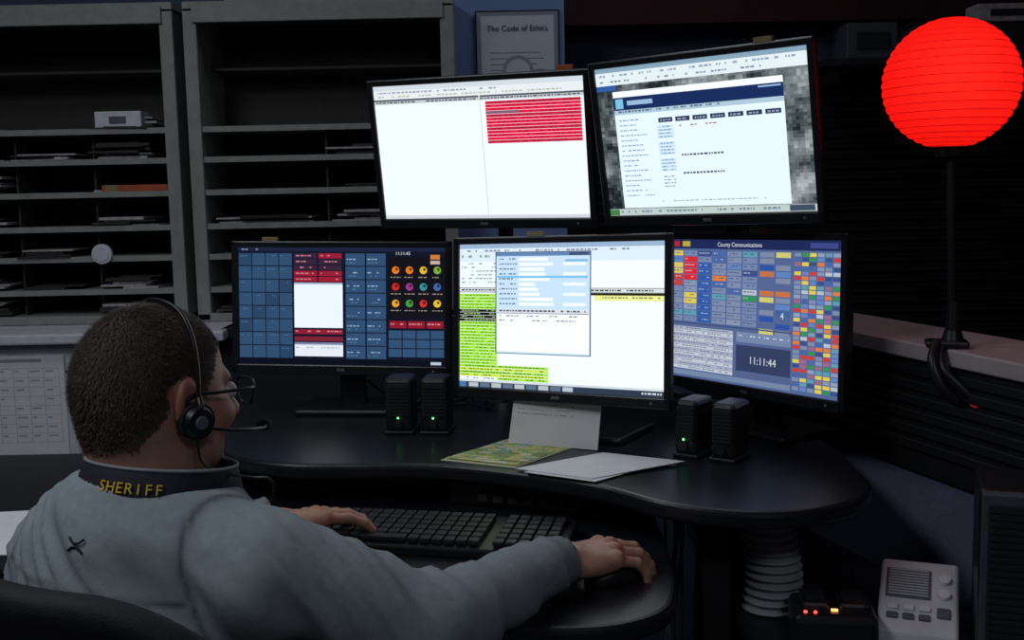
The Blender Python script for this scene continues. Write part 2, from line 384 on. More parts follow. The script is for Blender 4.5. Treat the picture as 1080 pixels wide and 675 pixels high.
# ------------------------------------------------------------------ monitors
def words(rc,x0,x1,y,h,c,rnd,dens=.8):
    x=x0
    while x<x1-.004:
        w=rnd.uniform(.005,.020); w=min(w,x1-x)
        if rnd.random()<dens: rc.append((x,y,x+w,y+h,c))
        x+=w+.005
def monitor(c,yaw,pitch,roll,W,H,rects,ngons=(),texts=(),base=None,pole=None,tag=None,bb=.022):
    M=Matrix.Translation(c)@Matrix.Rotation(rad(yaw),4,'Z')@Matrix.Rotation(rad(pitch),4,'X')@Matrix.Rotation(rad(roll),4,'Y')
    loc=base if base else pole
    e=empty('computer_monitor',loc)
    p=Part(); b=.014; dpt=.022
    p.box((0,dpt/2+.004,0),(W-.01,dpt,H-.01),M_gloss,M=M,bev=.004)
    for s in(-1,1): p.box((s*(W-b)/2,.003,0),(b,.018,H),M_gloss,M=M,bev=.003)
    p.box((0,.003,(H-b)/2),(W,.018,b),M_gloss,M=M,bev=.003); p.box((0,.003,-(H-bb)/2),(W,.018,bb),M_gloss,M=M,bev=.003)
    p.box((0,.034,-.01),(W*.55,.022,H*.5),M_black,M=M,bev=.008)
    p.cyl((W*.42,-.0068,-(H-bb)/2),(W*.42,-.0055,-(H-bb)/2),.003,.003,M_grille,M=M,seg=12)
    p.box((-0.0,-.0065,-(H-bb)/2),(.018,.001,.006),M_grille,M=M)
    p.finish('housing',e)
    sw=W-2*b; sh=H-b-bb; SM=M@Matrix.Translation((0,-.0005,(bb-b)/2))
    rectmesh('screen',sw,sh,rects,SM,M_screen,e,ngons=ngons)
    for (u,v,s,t) in texts: text(t,s,M_scrtxt,SM@Matrix.Translation(((u-.5)*sw,-.0012,(.5-v)*sh)),e,name='screen_text',ext=0)
    q=Part(); back=M@Vector((0,.05,-.01))
    if base:
        bx,by,bz=base
        q.box((bx,by,bz+.0075),(.24,.17,.014),M_black,rz=rad(yaw),bev=.006)
        q.box((bx,by,(bz+back.z)/2+.02),(.06,.03,back.z-bz+.04),M_black,rz=rad(yaw),bev=.006)
        mid=Vector((bx,by,back.z)); q.cyl(back,mid,.026,.026,M_black)
    else:
        bx,by,bz=pole
        q.cyl((bx,by,bz+.0005),(bx,by,bz+.016),.06,.055,M_black); q.cyl((bx,by,bz+.001),(bx,by,c[2]+.08),.017,.017,M_deskedge)
        j=Vector((bx,by,back.z)); q.cyl(j-Vector((0,0,.03)),j+Vector((0,0,.03)),.028,.028,M_black)
        q.cyl(j,back,.014,.014,M_deskedge); q.cyl(back,M@Vector((0,.03,-.01)),.03,.03,M_black)
    q.finish('stand',e)
    if tag:
        t=Part(); u,m_=tag; t.box(((u-.5)*W,0.0,H/2+.004),(.035,.012,.010),m_,M=M,bev=.001); t.finish('label_tag',e)
    return e
rnd=random.Random(3)
WH=(236,246,255)
# upper left
r=[(0,0,1,1,WH),(0,0,1,.035,(205,214,222)),(0,.035,1,.10,(225,232,236))]
words(r,.02,.60,.045,.012,(150,160,175),rnd,.9); words(r,.02,.9,.075,.010,(175,185,155),rnd,.7)
r+=[(0,.10,.515,.112,(60,70,80)),(.52,.10,1,.112,(60,70,80)),(0,.112,1,.135,(190,200,205)),(.518,.10,.522,.98,(200,205,210))]
words(r,.01,.99,.117,.010,(70,75,80),rnd,.9)
for i in range(13):
    y=.145+i*.0235; r.append((.545,y,.985,y+.021,(226,28,70) if i%4 else (196,34,66)))
    words(r,.555,.97,y+.007,.006,(140,12,40),rnd,.7)
r+=[(.545,.215,.70,.235,(120,90,110)),(0,.975,1,1,(200,208,214))]
monitor((-.061,2.341,1.488),-21.4,9.2,.3,.504,.325,r,pole=(-.01,2.50,.91),tag=(.90,M_orange))
# upper right: web page over an aerial-photo desktop
r=[(0,0,1,1,(84,98,112))]
NX,NY=60,46
for i in range(NX):
    for j in range(NY):
        u=i/NX; v_=j/NY
        if .09<u<.87 and .16<v_<.93: continue
        g_=noise.noise(Vector((u*7,v_*6,1.3)))*.5+.3*noise.noise(Vector((u*22,v_*18,4.)))+.2*noise.noise(Vector((u*50,v_*40,7.)))
        g_=int(max(26,min(170,92+g_*190))); r.append((u,v_,u+1/NX,v_+1/NY,(g_,min(255,g_+9),min(255,g_+12))))
r+=[(0,0,1,.03,(130,160,180)),(0,.03,1,.115,(222,234,238)),(.0,.115,.10,.15,(50,90,160))]
words(r,.02,.95,.045,.013,(140,160,180),rnd,.6); words(r,.02,.8,.085,.011,(120,140,165),rnd,.6)
r+=[(.08,.16,.89,.95,(226,242,250)),(.08,.16,.89,.20,(240,246,252)),(.08,.20,.89,.285,(24,44,92)),(.09,.21,.13,.275,(120,190,220)),(.08,.285,.89,.315,(170,196,214)),(.78,.21,.88,.22,(150,180,220)),(.15,.225,.28,.255,(150,180,215))]
words(r,.10,.60,.29,.012,(90,110,135),rnd,.8)
for k in range(7): r.append((.30+k*.084,.355,.30+k*.084+.07,.385,(40,54,84))); words(r,.31+k*.084,.36+k*.084,.366,.010,(150,165,190),rnd,.9)
for i in range(16):
    y=.35+i*.034; words(r,.10,.10+rnd.uniform(.07,.15),y,.008,(130,155,195),rnd,.9)
for i in range(20): 
    if i%5!=4:
        if i<14: r.append((.29,.405+i*.022,.37,.422+i*.022,(196,218,238)))
        words(r,.30,.36,.41+i*.022,.007,(120,150,190),rnd,.9)
words(r,.40,.60,.41,.008,(160,110,120),rnd,.6); words(r,.40,.60,.60,.012,(60,66,90),rnd,1); words(r,.40,.60,.72,.012,(60,66,90),rnd,1)
words(r,.28,.80,.905,.007,(160,170,190),rnd,.8)
r+=[(0,.955,1,1,(186,200,196)),(0,.958,.05,.998,(60,120,70)),(.88,.958,.99,.996,(60,76,96))]
words(r,.06,.85,.968,.014,(120,140,150),rnd,.5)
monitor((.361,2.062,1.494),-37.1,9.7,-.9,.46,.325,r,pole=(.475,2.33,.91),tag=(.80,M_tag))
# lower left
r=[(0,0,1,1,(14,20,38)),(0,0,1,.035,(26,34,58))]
words(r,.02,.10,.012,.012,(120,130,160),rnd)
for i in range(8):
    for j in range(4):
        r.append((.005+j*.066,.05+i*.113,.005+j*.066+.062,.05+i*.113+.105,(46,76,108) if (i+j)%5 else (40,66,96))); words(r,.012+j*.066,.05+j*.066,.07+i*.113,.007,(70,102,138),rnd,.6)
for i in range(5):
    for j in range(2):
        y=.05+i*.05; r.append((.275+j*.12,y,.275+j*.12+.112,y+.043,(150,28,52) if rnd.random()<.6 else (54,34,56))); words(r,.285+j*.12,.37+j*.12,y+.016,.009,(200,130,145),rnd,.6)
r+=[(.275,.31,.51,.685,(228,238,250)),(.275,.30,.51,.315,(170,180,200)),(.275,.70,.51,.74,(140,30,50)),(.275,.76,.51,.80,(120,34,56)),(.275,.83,.51,.93,(222,228,238)),(.275,.81,.51,.83,(120,130,160))]
words(r,.28,.50,.71,.010,(200,130,145),rnd,.6); words(r,.28,.5,.85,.010,(170,175,190),rnd)
for i in range(8):
    for j in range(2):
        y=.05+i*.113; r.append((.525+j*.10,y,.525+j*.10+.093,y+.105,(46,76,110))); words(r,.53+j*.1,.59+j*.1,y+.045,.010,(140,170,200),rnd,.7); words(r,.53+j*.1,.58+j*.1,y+.075,.007,(90,120,150),rnd,.7)
r.append((.73,.08,1,.60,(18,16,24)))
for j in range(3): r.append((.735+j*.088,.62,.735+j*.088+.08,.68,(140,26,44))); words(r,.74+j*.088,.80+j*.088,.64,.011,(210,140,150),rnd,.7)
for i in range(3):
    for j in range(4): r.append((.73+j*.067,.70+i*.078,.73+j*.067+.062,.70+i*.078+.07,(48,78,112)))
r.append((0,.955,1,1,(10,14,26))); r.append((.93,.965,.98,.99,(180,190,210)))
r.append((.93,.06,.975,.10,(200,120,60))); r.append((.93,.11,.975,.14,(190,170,170)))
ng=[]; cc=[[(225,120,30),(200,40,36),(226,160,40)],[(226,120,30),(150,56,130),(60,150,70)],[(220,180,50),(50,140,150),(200,50,50)],[(120,170,60),(60,100,170),(226,190,50)]]
for i in range(3):
    for j in range(4):
        x=.765+j*.066;y=.19+i*.14; col=cc[j][i]
        ng.append((x,y,.032,col)); ng.append((x+.005,y-.008,.013,tuple(int(c_*.45) for c_ in col)))
        words(r,x-.024,x+.024,y+.056,.008,(150,140,130),rnd,.9)
monitor((-.384,2.437,1.153),-7,-2.8,1.0,.505,.30,r,ngons=ng,texts=[(.80,.050,.010,'11:11:45')],base=(-.37,2.50,.91),tag=(.18,M_tag))
# centre
r=[(0,0,1,1,(238,248,255)),(0,0,1,.03,(150,175,205)),(0,.03,1,.12,(214,232,244))]
words(r,.01,.9,.04,.012,(130,140,160),rnd,.6); words(r,.01,.5,.075,.018,(150,160,145),rnd,.5)
r+=[(0,.12,.24,.29,(232,244,250)),(0,.30,1,.335,(120,130,110)),(0,.305,1,.33,(214,220,224))]
for i in range(6): words(r,.01,.20,.13+i*.026,.008,(130,150,160),rnd,.5)
words(r,.01,.95,.312,.010,(50,54,60),rnd,.9)
for i in range(26):
    y=.345+i*.0215; r.append((0,y,.20,y+.019,(158,226,52) if i<5 or i>8 else (20,24,20))); words(r,.01,.19,y+.006,.006,(86,124,30) if i<5 or i>8 else (150,200,90),rnd,.8)
r+=[(.68,.35,1,.385,(232,236,150)),(.60,.335,1,.35,(30,30,30))]
words(r,.70,.98,.36,.009,(130,130,80),rnd,.8)
for i in range(5):
    y=.84+i*.021; r.append((.0 if i%2 else .20,y,.46,y+.018,(200,226,60) if i%2 else (160,224,60))); words(r,.01,.44,y+.005,.007,(80,112,30),rnd,.7)
r+=[(.19,.055,.665,.755,(60,70,84)),(.195,.06,.66,.75,(196,222,246)),(.195,.06,.66,.085,(96,128,176)),(.56,.063,.655,.082,(60,76,110))]
for i in range(10):
    y=.10+i*.034; words(r,.21,.30,y,.009,(100,114,140),rnd,.9); r.append((.31,y-.004,.31+rnd.uniform(.08,.2),y+.018,(240,250,255))); 
    if i%2: r.append((.53,y-.004,.64,y+.016,(236,246,255)))
r+=[(.54,.11,.65,.125,(120,180,220)),(.20,.22,.65,.235,(120,190,230)),(.20,.445,.655,.475,(214,222,230)),(.20,.475,.655,.74,(244,250,255)),(.20,.474,.655,.478,(60,70,90))]
words(r,.21,.64,.453,.011,(70,74,90),rnd,.9)
for i in range(2): words(r,.21,.6,.49+i*.03,.008,(110,120,140),rnd,.6)
r+=[(0,.945,1,.96,(206,216,224)),(0,.96,1,1,(46,58,76)),(0,.962,.035,.998,(70,120,170))]
for i in range(9): r.append((.05+i*.06,.965,.10+i*.06,.995,(96,112,134) if i%2 else (180,190,196)))
words(r,.90,.99,.972,.012,(200,210,220),rnd,.9)
monitor((.087,2.10,1.156),-30.8,-4.8,-1.3,.477,.325,r,base=(.145,2.20,.91),tag=(.40,M_tag))
# lower right
r=[(0,0,1,1,(80,98,142)),(0,0,1,.065,(30,40,84))]
pal=[(56,76,130),(140,152,178),(196,60,56),(50,140,84),(216,196,80),(214,120,60),(96,126,186),(176,186,200),(70,98,160),(150,100,130),(90,150,170),(120,136,166),(130,144,172)]
r+=[(.02,.012,.07,.05,(170,36,46)),(.09,.012,.14,.05,(180,160,60)),(.84,.015,.98,.05,(60,70,130))]
for i in range(12):
    for j in range(6):
        x=.01+j*.092; y=.08+i*.043
        q=rnd.random()
        if j==1 and i in(1,2,3,4): col=(212,36,44)
        elif j==2 and i>1: col=(44,88,164)
        elif j==0 and i<5: col=rnd.choice([(196,56,50),(212,192,96),(80,130,190),(116,131,162)])
        elif j in(3,4): col=(120,134,166) if q<.8 else rnd.choice(pal)
        else: col=(112,129,166) if q<.55 else rnd.choice(pal)
        r.append((x,y,x+.084,y+.037,col)); words(r,x+.006,x+.07,y+.012,.007,(70,80,110) if sum(col)>330 else (160,172,196),rnd,.6)
for j in range(2):
    for i in range(14):
        y=.08+i*.043; col=rnd.choice([(44,80,160),(60,96,150),(120,132,160),(200,196,110),(90,126,186),(190,110,66)]); x=.57+j*.09
        if rnd.random()<.8: r.append((x,y,x+.08,y+.035,col))
for j in range(6):
    for i in range(30):
        x=.76+j*.040; y=.08+i*.030; r.append((x,y,x+.034,y+.024,rnd.choice(pal)))
r.append((0,.60,.75,.61,(60,76,120)))
for i in range(12):
    y=.63+i*.026; r.append((.01,y,.42,y+.024,(186,194,206) if i%2 else (160,170,190))); words(r,.02,.40,y+.007,.007,(100,108,134),rnd,.7)
r+=[(.44,.72,.75,.90,(50,60,94)),(.44,.63,.75,.70,(112,130,164)),(.01,.95,.75,.985,(112,130,160)),(.44,.91,.75,.94,(80,94,132))]
words(r,.45,.74,.65,.010,(190,196,214),rnd,.6)
monitor((.464,2.137,1.152),-56.9,-2.2,-1.0,.49,.325,r,texts=[(.45,.035,.0120,'County Communications'),(.595,.82,.021,'11:11:44'),(.70,.50,.018,'4')],base=(.52,2.19,.91),tag=(.55,M_tag))
# ------------------------------------------------------------------ speakers on the shelf
def speaker(x,y,yaw,h=.115,w=.056,led=True):
    M=Matrix.Translation((x,y,.9105))@Matrix.Rotation(rad(yaw),4,'Z'); p=Part()
    p.box((0,0,h/2+.004),(w,.075,h-.004),M_black,M=M,bev=.008); p.box((0,0,.004),(w+.006,.08,.008),M_black,M=M,bev=.003)
    p.box((0,-.0385,h*.62),(w*.8,.003,h*.6),M_matte,M=M,bev=.001)
    for i in range(9): p.box((0,-.041,h*.36+i*h*.062),(w*.72,.002,.002),M_matte,M=M)
    p.cyl((0,-.037,.022),(0,-.045,.022),.008,.007,M_key,M=M)
    if led: p.sph((.0,-.0445,.036),.0022,M_green,M=M,seg=10)
    p.finish('desktop_speaker')
speaker(-.235,2.25,-5); speaker(-.160,2.24,-8)
speaker(.335,1.995,-35,.105,.046); speaker(.395,1.955,-35,.105,.046,led=False)
p=Part(); p.box((.02,2.03,.8435),(.26,.14,.045),M_black,bev=.005,rz=rad(-20))
for i in range(7): p.box((-.06+i*.028,1.975-i*.0102,.842),(.018,.012,.014),M_metin,rz=rad(-20))
p.finish('network_switch')
def sheet(name,c,quad,rects,thick=.0008):
    A,B,C_,D=[Vector(q) for q in quad]
    e=empty(name,(A+B+C_+D)/4); p=Part()
    nrm=(B-A).cross(D-A).normalized()*thick
    p.raw([A,B,C_,D,A+nrm,B+nrm,C_+nrm,D+nrm],[[3,2,1,0],[4,5,6,7],[0,1,5,4],[1,2,6,5],[2,3,7,6],[3,0,4,7]],c); p.finish('page',e)
    if rects:
        vs=[];fs=[];cs=[]
        for i,(x0,y0,x1,y1,cc_) in enumerate(rects):
            k=len(vs)
            for a,b in((x0,y1),(x1,y1),(x1,y0),(x0,y0)):
                lo_=A.lerp(B,a);hi_=D.lerp(C_,a); vs.append(lo_.lerp(hi_,1-b)+nrm*(1.3+i*.01)-e.location)
            fs.append([k,k+1,k+2,k+3]); cs+= [*lin(cc_),1.]*4
        me=bpy.data.meshes.new('print'); me.from_pydata(vs,[],fs); me.materials.append(M_print)
        at=me.color_attributes.new('Col','FLOAT_COLOR','CORNER'); at.data.foreach_set('color',cs)
        o=bpy.data.objects.new('print',me); bpy.context.collection.objects.link(o); o.parent=e
    return e
rc=[(0,0,1,1,(226,224,226))]
for i in range(4): words(rc,.06,.70,.12+i*.09,.016,(150,150,156),rnd,.7)
sheet('printed_note',M_paper,[(-.012,2.115,.911),(.158,2.035,.911),(.170,2.070,1.005),(.003,2.150,1.005)],rc)
rc=[(0,0,1,1,(216,214,165))]
for i in range(14):
    for j in range(6): rc.append((.03+j*.16,.04+i*.067,.03+j*.16+.15,.04+i*.067+.055,rnd.choice([(226,222,140),(170,200,130),(226,216,160),(150,185,175),(235,230,205),(150,160,100)]))); words(rc,.04+j*.16,.17+j*.16,.06+i*.067,.012,(100,106,80),rnd,.5)
sheet('color_chart_sheet',M_paper,[(-.138,1.985,.9105),(.0,1.915,.9105),(.14,2.10,.9105),(.0,2.165,.9105)],rc)
sheet('paper_sheet',M_paper,[(.015,1.875,.913),(.135,1.80,.913),(.285,1.935,.913),(.16,1.985,.913)],None)
sheet('paper_sheet',M_paper,[(.0,1.895,.9145),(.13,1.815,.9145),(.305,1.915,.916),(.165,1.995,.916)],None)
sheet('paper_sheet',M_paper,[(-1.08,1.74,.8205),(-.84,1.76,.8205),(-.85,2.03,.8205),(-1.09,2.0,.8205)],None)
KM=Matrix.Translation((-.13,1.785,.82))@Matrix.Rotation(rad(-13),4,'Z')@Matrix.Rotation(rad(3),4,'X')
p=Part(); p.box((0,0,.013),(.45,.16,.016),M_black,M=KM,bev=.004)
for i in range(6):
    for j in range(21):
        if i==0 and 4<=j<=8:
            if j==4: p.box((-.21+6*.0205,-.06+.0,.027),(.098,.017,.009),M_key,M=KM,bev=.002)
            continue
        if j in(15,): continue
        p.box((-.21+j*.0205,-.06+i*.0225,.027),(.0175,.018,.009),M_key,M=KM,bev=.002)
p.finish('computer_keyboard')
def mouse():
    mx_,my_=.150,1.592
    e=empty('computer_mouse',(mx_,my_,.82))
    def s(q): return smax(smax(ell(q,(0,0,.004),(.058,.031,.033)),-(q[:,2]-.001),.002),-(np.abs(q[:,1])+np.maximum(.0-q[:,0],0)*10-.0007),.001)
    v,F=surf(s,(-.065,-.04,-.004),(.065,.04,.045),.003)
    npmesh('mouse_shell',v,F,M_black,e,Matrix.Translation((mx_,my_,.8195))@Matrix.Rotation(rad(34),4,'Z'))
mouse()
# ------------------------------------------------------------------ lantern lamp
LX,LY=.762,1.87
e=empty('paper_lantern_lamp',(LX,LY,1.12))
m=bpy.data.materials.new('red_paper_glow'); m.use_nodes=True; nt=m.node_tree;N=nt.nodes;N.clear()
tr=N.new('ShaderNodeBsdfTranslucent'); tr.inputs[0].default_value=(.95,.020,.015,1)
di=N.new('ShaderNodeBsdfDiffuse'); di.inputs[0].default_value=(.7,.02,.02,1); mx=N.new('ShaderNodeMixShader'); mx.inputs[0].default_value=.25
em=N.new('ShaderNodeEmission'); em.inputs[0].default_value=(1,.008,.006,1)
tc=N.new('ShaderNodeTexCoord'); wv=N.new('ShaderNodeTexNoise'); wv.inputs['Scale'].default_value=40; nt.links.new(tc.outputs['Object'],wv.inputs['Vector'])
mr=N.new('ShaderNodeMapRange'); mr.inputs['To Min'].default_value=.15; mr.inputs['To Max'].default_value=.22; nt.links.new(wv.outputs['Fac'],mr.inputs['Value']); nt.links.new(mr.outputs['Result'],em.inputs[1])
ad=N.new('ShaderNodeAddShader'); ou=N.new('ShaderNodeOutputMaterial')
nt.links.new(tr.outputs[0],mx.inputs[1]);nt.links.new(di.outputs[0],mx.inputs[2]);nt.links.new(mx.outputs[0],ad.inputs[0]);nt.links.new(em.outputs[0],ad.inputs[1]);nt.links.new(ad.outputs[0],ou.inputs[0])
LC=Vector((.748,1.87,1.569)); RR=.1115
vs=[];fs=[];seg=64;nr=21;rows=nr*6+1
M_rib=mat('lantern_wire',(.25,.01,.008),.6,emit=(1,.01,.01),es=.25)
pr=Part()
for i in range(rows):
    ph=rad(9)+ (math.pi-rad(18))*i/(rows-1)
    rib=abs(math.sin(nr*math.pi*i/(rows-1)))
    R_=RR*(.980+.020*rib**.8)
    for j in range(seg):
        t=2*math.pi*j/seg; vs.append(LC+Vector((R_*math.sin(ph)*math.cos(t),R_*math.sin(ph)*math.sin(t),R_*.98*math.cos(ph))))
    if i%6==0: pr.tube([LC+Vector((R_*math.sin(ph)*math.cos(2*math.pi*j/40),R_*math.sin(ph)*math.sin(2*math.pi*j/40),R_*.98*math.cos(ph))) for j in range(40)],.0008,M_rib,closed=True,smoothp=False,seg=5)
for i in range(rows-1):
    for j in range(seg): fs.append([i*seg+j,(i+1)*seg+j,(i+1)*seg+(j+1)%seg,i*seg+(j+1)%seg])
p=Part(); p.raw(vs,fs,m,smooth=True); sh_=p.finish('lantern_shade',e); pr.finish('wire_rings',e)
p=Part()
p.cyl((LX,LY,1.12),(LC.x+.003,LY,1.449),.0075,.0075,M_black); p.cyl((LC.x,LY,1.447),(LC.x,LY,1.470),.022,.03,M_black); p.cyl((LC.x,LY,1.46),(LC.x,LY,1.51),.014,.014,M_black)
p.cyl((LX,LY,1.1205),(LX,LY,1.15),.022,.014,M_black); p.cyl((LX,LY,1.15),(LX,LY,1.20),.013,.009,M_black)
p.box((LX-.01,LY,1.127),(.07,.05,.012),M_black,rz=rad(-17),bev=.004)
p.tube([(LX-.03,LY-.01,1.13),(LX-.045,LY-.03,1.10),(LX-.035,LY-.045,1.06),(LX-.01,LY-.05,1.035)],.010,M_black)
p.tube([(LX-.02,LY-.01,1.13),(LX-.03,LY-.04,1.09),(LX-.008,LY-.06,1.06),(LX+.015,LY-.07,1.035)],.008,M_black)
p.sph((LX+.014,LY-.073,1.035),(.012,.012,.008),M_redtip,seg=16)
p.finish('pole_and_clamp',e)
li=bpy.data.lights.new('bulb','POINT'); li.energy=.42; li.color=(1,.6,.45); li.shadow_soft_size=.02
lo_=bpy.data.objects.new('bulb',li); bpy.context.collection.objects.link(lo_); lo_.parent=e; lo_.location=Vector((LC.x-.01,LY-.045,1.575))-e.location
# ------------------------------------------------------------------ right side items
SM=Matrix.Translation((.735,1.56,.6855))@Matrix.Rotation(rad(-20),4,'Z')
p=Part(); p.box((0,.05,.135),(.10,.14,.27),M_black,M=SM,bev=.006); p.box((0,-.022,.135),(.095,.008,.262),mat('bezel_gray',lin((72,76,90)),.5),M=SM,bev=.003)
p.box((0,-.027,.14),(.076,.004,.22),M_matte,M=SM,bev=.002)
for i in range(20): p.box((0,-.030,.04+i*.0105),(.07,.002,.003),M_key,M=SM)
p.finish('pc_speaker_tower')
PMt=Matrix.Translation((.645,1.69,.6855))@Matrix.Rotation(rad(-22),4,'Z')
p=Part()
prof=[(-.085,0),(.075,0),(.075,.085),(.055,.098),(-.080,.028)]
vs=[];w=.060
for x in(-w,w):
    for y,z in prof: vs.append((x,y,z))
b=bmesh.new(); bv=[b.verts.new(v) for v in vs]
b.faces.new(bv[:5]); b.faces.new(bv[5:][::-1])
for i in range(5): b.faces.new([bv[i],bv[5+i],bv[5+(i+1)%5],bv[(i+1)%5]])
bmesh.ops.recalc_face_normals(b,faces=b.faces); bmesh.ops.bevel(b,geom=b.edges[:],offset=.007,segments=3,profile=.5,affect='EDGES')
p.bm(b,M_phone,PMt)
TM=PMt@Matrix.Translation((0,-.012,.064))@Matrix.Rotation(math.atan2(.07,.135),4,'X')
p.box((-.016,.022,.001),(.068,.062,.004),M_grille,M=TM,bev=.002)
for i in range(10): p.box((-.016,-.004+i*.0058,.0035),(.060,.002,.002),M_phone,M=TM)
for i in range(2): p.cyl((.038,.035-i*.032,.0),(.038,.035-i*.032,.006),.010,.009,M_white,M=TM)
for i in range(3):
    for j in range(2): p.box((-.038+i*.024,-.030-j*.018,.002),(.017,.011,.006),M_grille if j else M_white,M=TM,bev=.002)
p.box((.038,-.035,.002),(.02,.02,.005),M_grille,M=TM,bev=.002)
p.finish('desk_intercom_phone')
p=Part(); p.tube([(.61,1.80,.6885),(.60,1.83,.6885),(.60,1.88,.6885),(.615,1.92,.6885),(.63,1.98,.6885)],.003,M_black); p.finish('phone_cord')
CM=Matrix.Translation((.500,1.67,.6855))@Matrix.Rotation(rad(-10),4,'Z')
p=Part(); p.box((0,0,.028),(.13,.11,.056),M_black,M=CM,bev=.012,seg=3); p.box((-.028,.01,.057),(.045,.065,.018),M_black,M=CM,bev=.006); p.box((.030,.01,.057),(.045,.065,.018),M_black,M=CM,bev=.006)
p.box((-.028,.01,.0665),(.030,.045,.003),M_matte,M=CM); p.box((.030,.01,.0665),(.030,.045,.003),M_matte,M=CM)
for x in(-.045,-.03): p.sph((x,-.041,.0565),.003,M_redled,M=CM,seg=10)
p.box((.0,-.03,.0575),(.010,.004,.003),M_amber,M=CM)
p.finish('radio_battery_charger')
p=Part(); vs=[];fs=[];seg=32;rows=120
for i in range(rows):
    z=.6865+(.878-.6865)*i/(rows-1); r_=.045+.0050*math.sin(2*math.pi*13*i/(rows-1)); cx=.432+.006*math.sin(i/rows*6)
    for j in range(seg):
        t=2*math.pi*j/seg; vs.append((cx+r_*math.cos(t),1.80+r_*math.sin(t),z))
for i in range(rows-1):
    for j in range(seg): fs.append([i*seg+j,i*seg+(j+1)%seg,(i+1)*seg+(j+1)%seg,(i+1)*seg+j])
p.raw(vs,fs,M_hose,smooth=True); p.finish('corrugated_cable_duct')
p=Part(); rr=random.Random(5)
for k in range(12):
    x=rr.uniform(-.45,.45); x2=x+rr.uniform(-.25,.25); y=2.52+rr.uniform(0,.06)
    p.tube([(x,y-.02,1.15),(x+rr.uniform(-.05,.05),y,1.02),((x+x2)/2,y+.01,.93),(x2,y-.05,.916),(x2+.05,y-.06,.916)],rr.uniform(.002,.004),rr.choice([M_black,M_matte,M_grille,M_black]))
p.finish('monitor_cables')
p=Part()
for k in range(7):
    x=.27+rr.uniform(0,.06); p.tube([(x,1.98,.875),(x+rr.uniform(-.01,.03),1.97,.78),(x,1.93,.6),(x+rr.uniform(-.01,.05),1.99,.3),(x,2.0,.01)],.003,rr.choice([M_black,M_grille,M_matte]))
p.finish('under_desk_cables')
p=Part(); p.box((.10,2.15,.3),(.2,.42,.5),M_black,bev=.01); p.box((.10,1.935,.3),(.18,.01,.46),M_matte,bev=.004); p.box((.10,1.93,.42),(.14,.004,.02),M_key); p.box((.1,2.15,.041),(.18,.4,.08),M_matte); 
o=p.finish('computer_tower')
# ------------------------------------------------------------------ office chair
CA=28; Cx,Cy=-.500,1.160
ch=empty('office_chair',(-.47,1.32,0))
CMt=Matrix.Translation((Cx,Cy,0))@Matrix.Rotation(rad(-CA),4,'Z')
def sb(q):
    y=q[:,1]-1.2*q[:,0]**2+.05*(q[:,2]-.72)+.5*(q[:,2]-.68)**2
    d2=np.stack([np.abs(q[:,0])-.235+.15,np.abs(q[:,2]-.73)-.275+.15],1)
    dd=np.linalg.norm(np.maximum(d2,0),axis=1)+np.minimum(d2.max(1),0)-.15
    pad=np.abs(y)-.026
    return smax(dd,pad,.03)
v,F=surf(sb,(-.27,-.14,.42),(.27,.17,1.04),.010); npmesh('backrest',v,F,M_chair,ch,CMt)
def ss(q):
    d2=np.stack([np.abs(q[:,0])-.25+.10,np.abs(q[:,1]-.30)-.25+.10],1)
    dd=np.linalg.norm(np.maximum(d2,0),axis=1)+np.minimum(d2.max(1),0)-.10
    return smax(dd,np.abs(q[:,2]-.41)-.035,.03)
v,F=surf(ss,(-.28,0,.35),(.28,.58,.48),.012); npmesh('seat',v,F,M_chair,ch,CMt)
p=Part()
p.box((0,-.045,.55),(.06,.02,.34),M_black,M=CMt,bev=.005); p.box((0,.1,.365),(.07,.32,.02),M_black,M=CMt,bev=.004)
for s in(-1,1):
    p.tube([(s*.24,.20,.38),(s*.30,.18,.42),(s*.30,.14,.58),(s*.295,.16,.64)],.014,M_black,M=CMt); p.box((s*.295,.20,.655),(.07,.24,.03),M_black,M=CMt,bev=.012,seg=3)
p.cyl((0,.28,.08),(0,.28,.37),.028,.022,M_deskedge,M=CMt)
for k in range(5):
    a=2*math.pi*k/5+.3; ex,ey=.28*math.cos(a),.28+.28*math.sin(a)
    p.tube([(0,.28,.12),((ex)/2,(ey+.28)/2,.11),(ex,ey,.075)],.02,M_black,M=CMt); p.cyl((ex-.012,ey,.0305),(ex+.012,ey,.0305),.03,.03,M_black,M=CMt); p.cyl((ex,ey,.03),(ex,ey,.08),.008,.008,M_black,M=CMt)
p.finish('chair_base',ch)
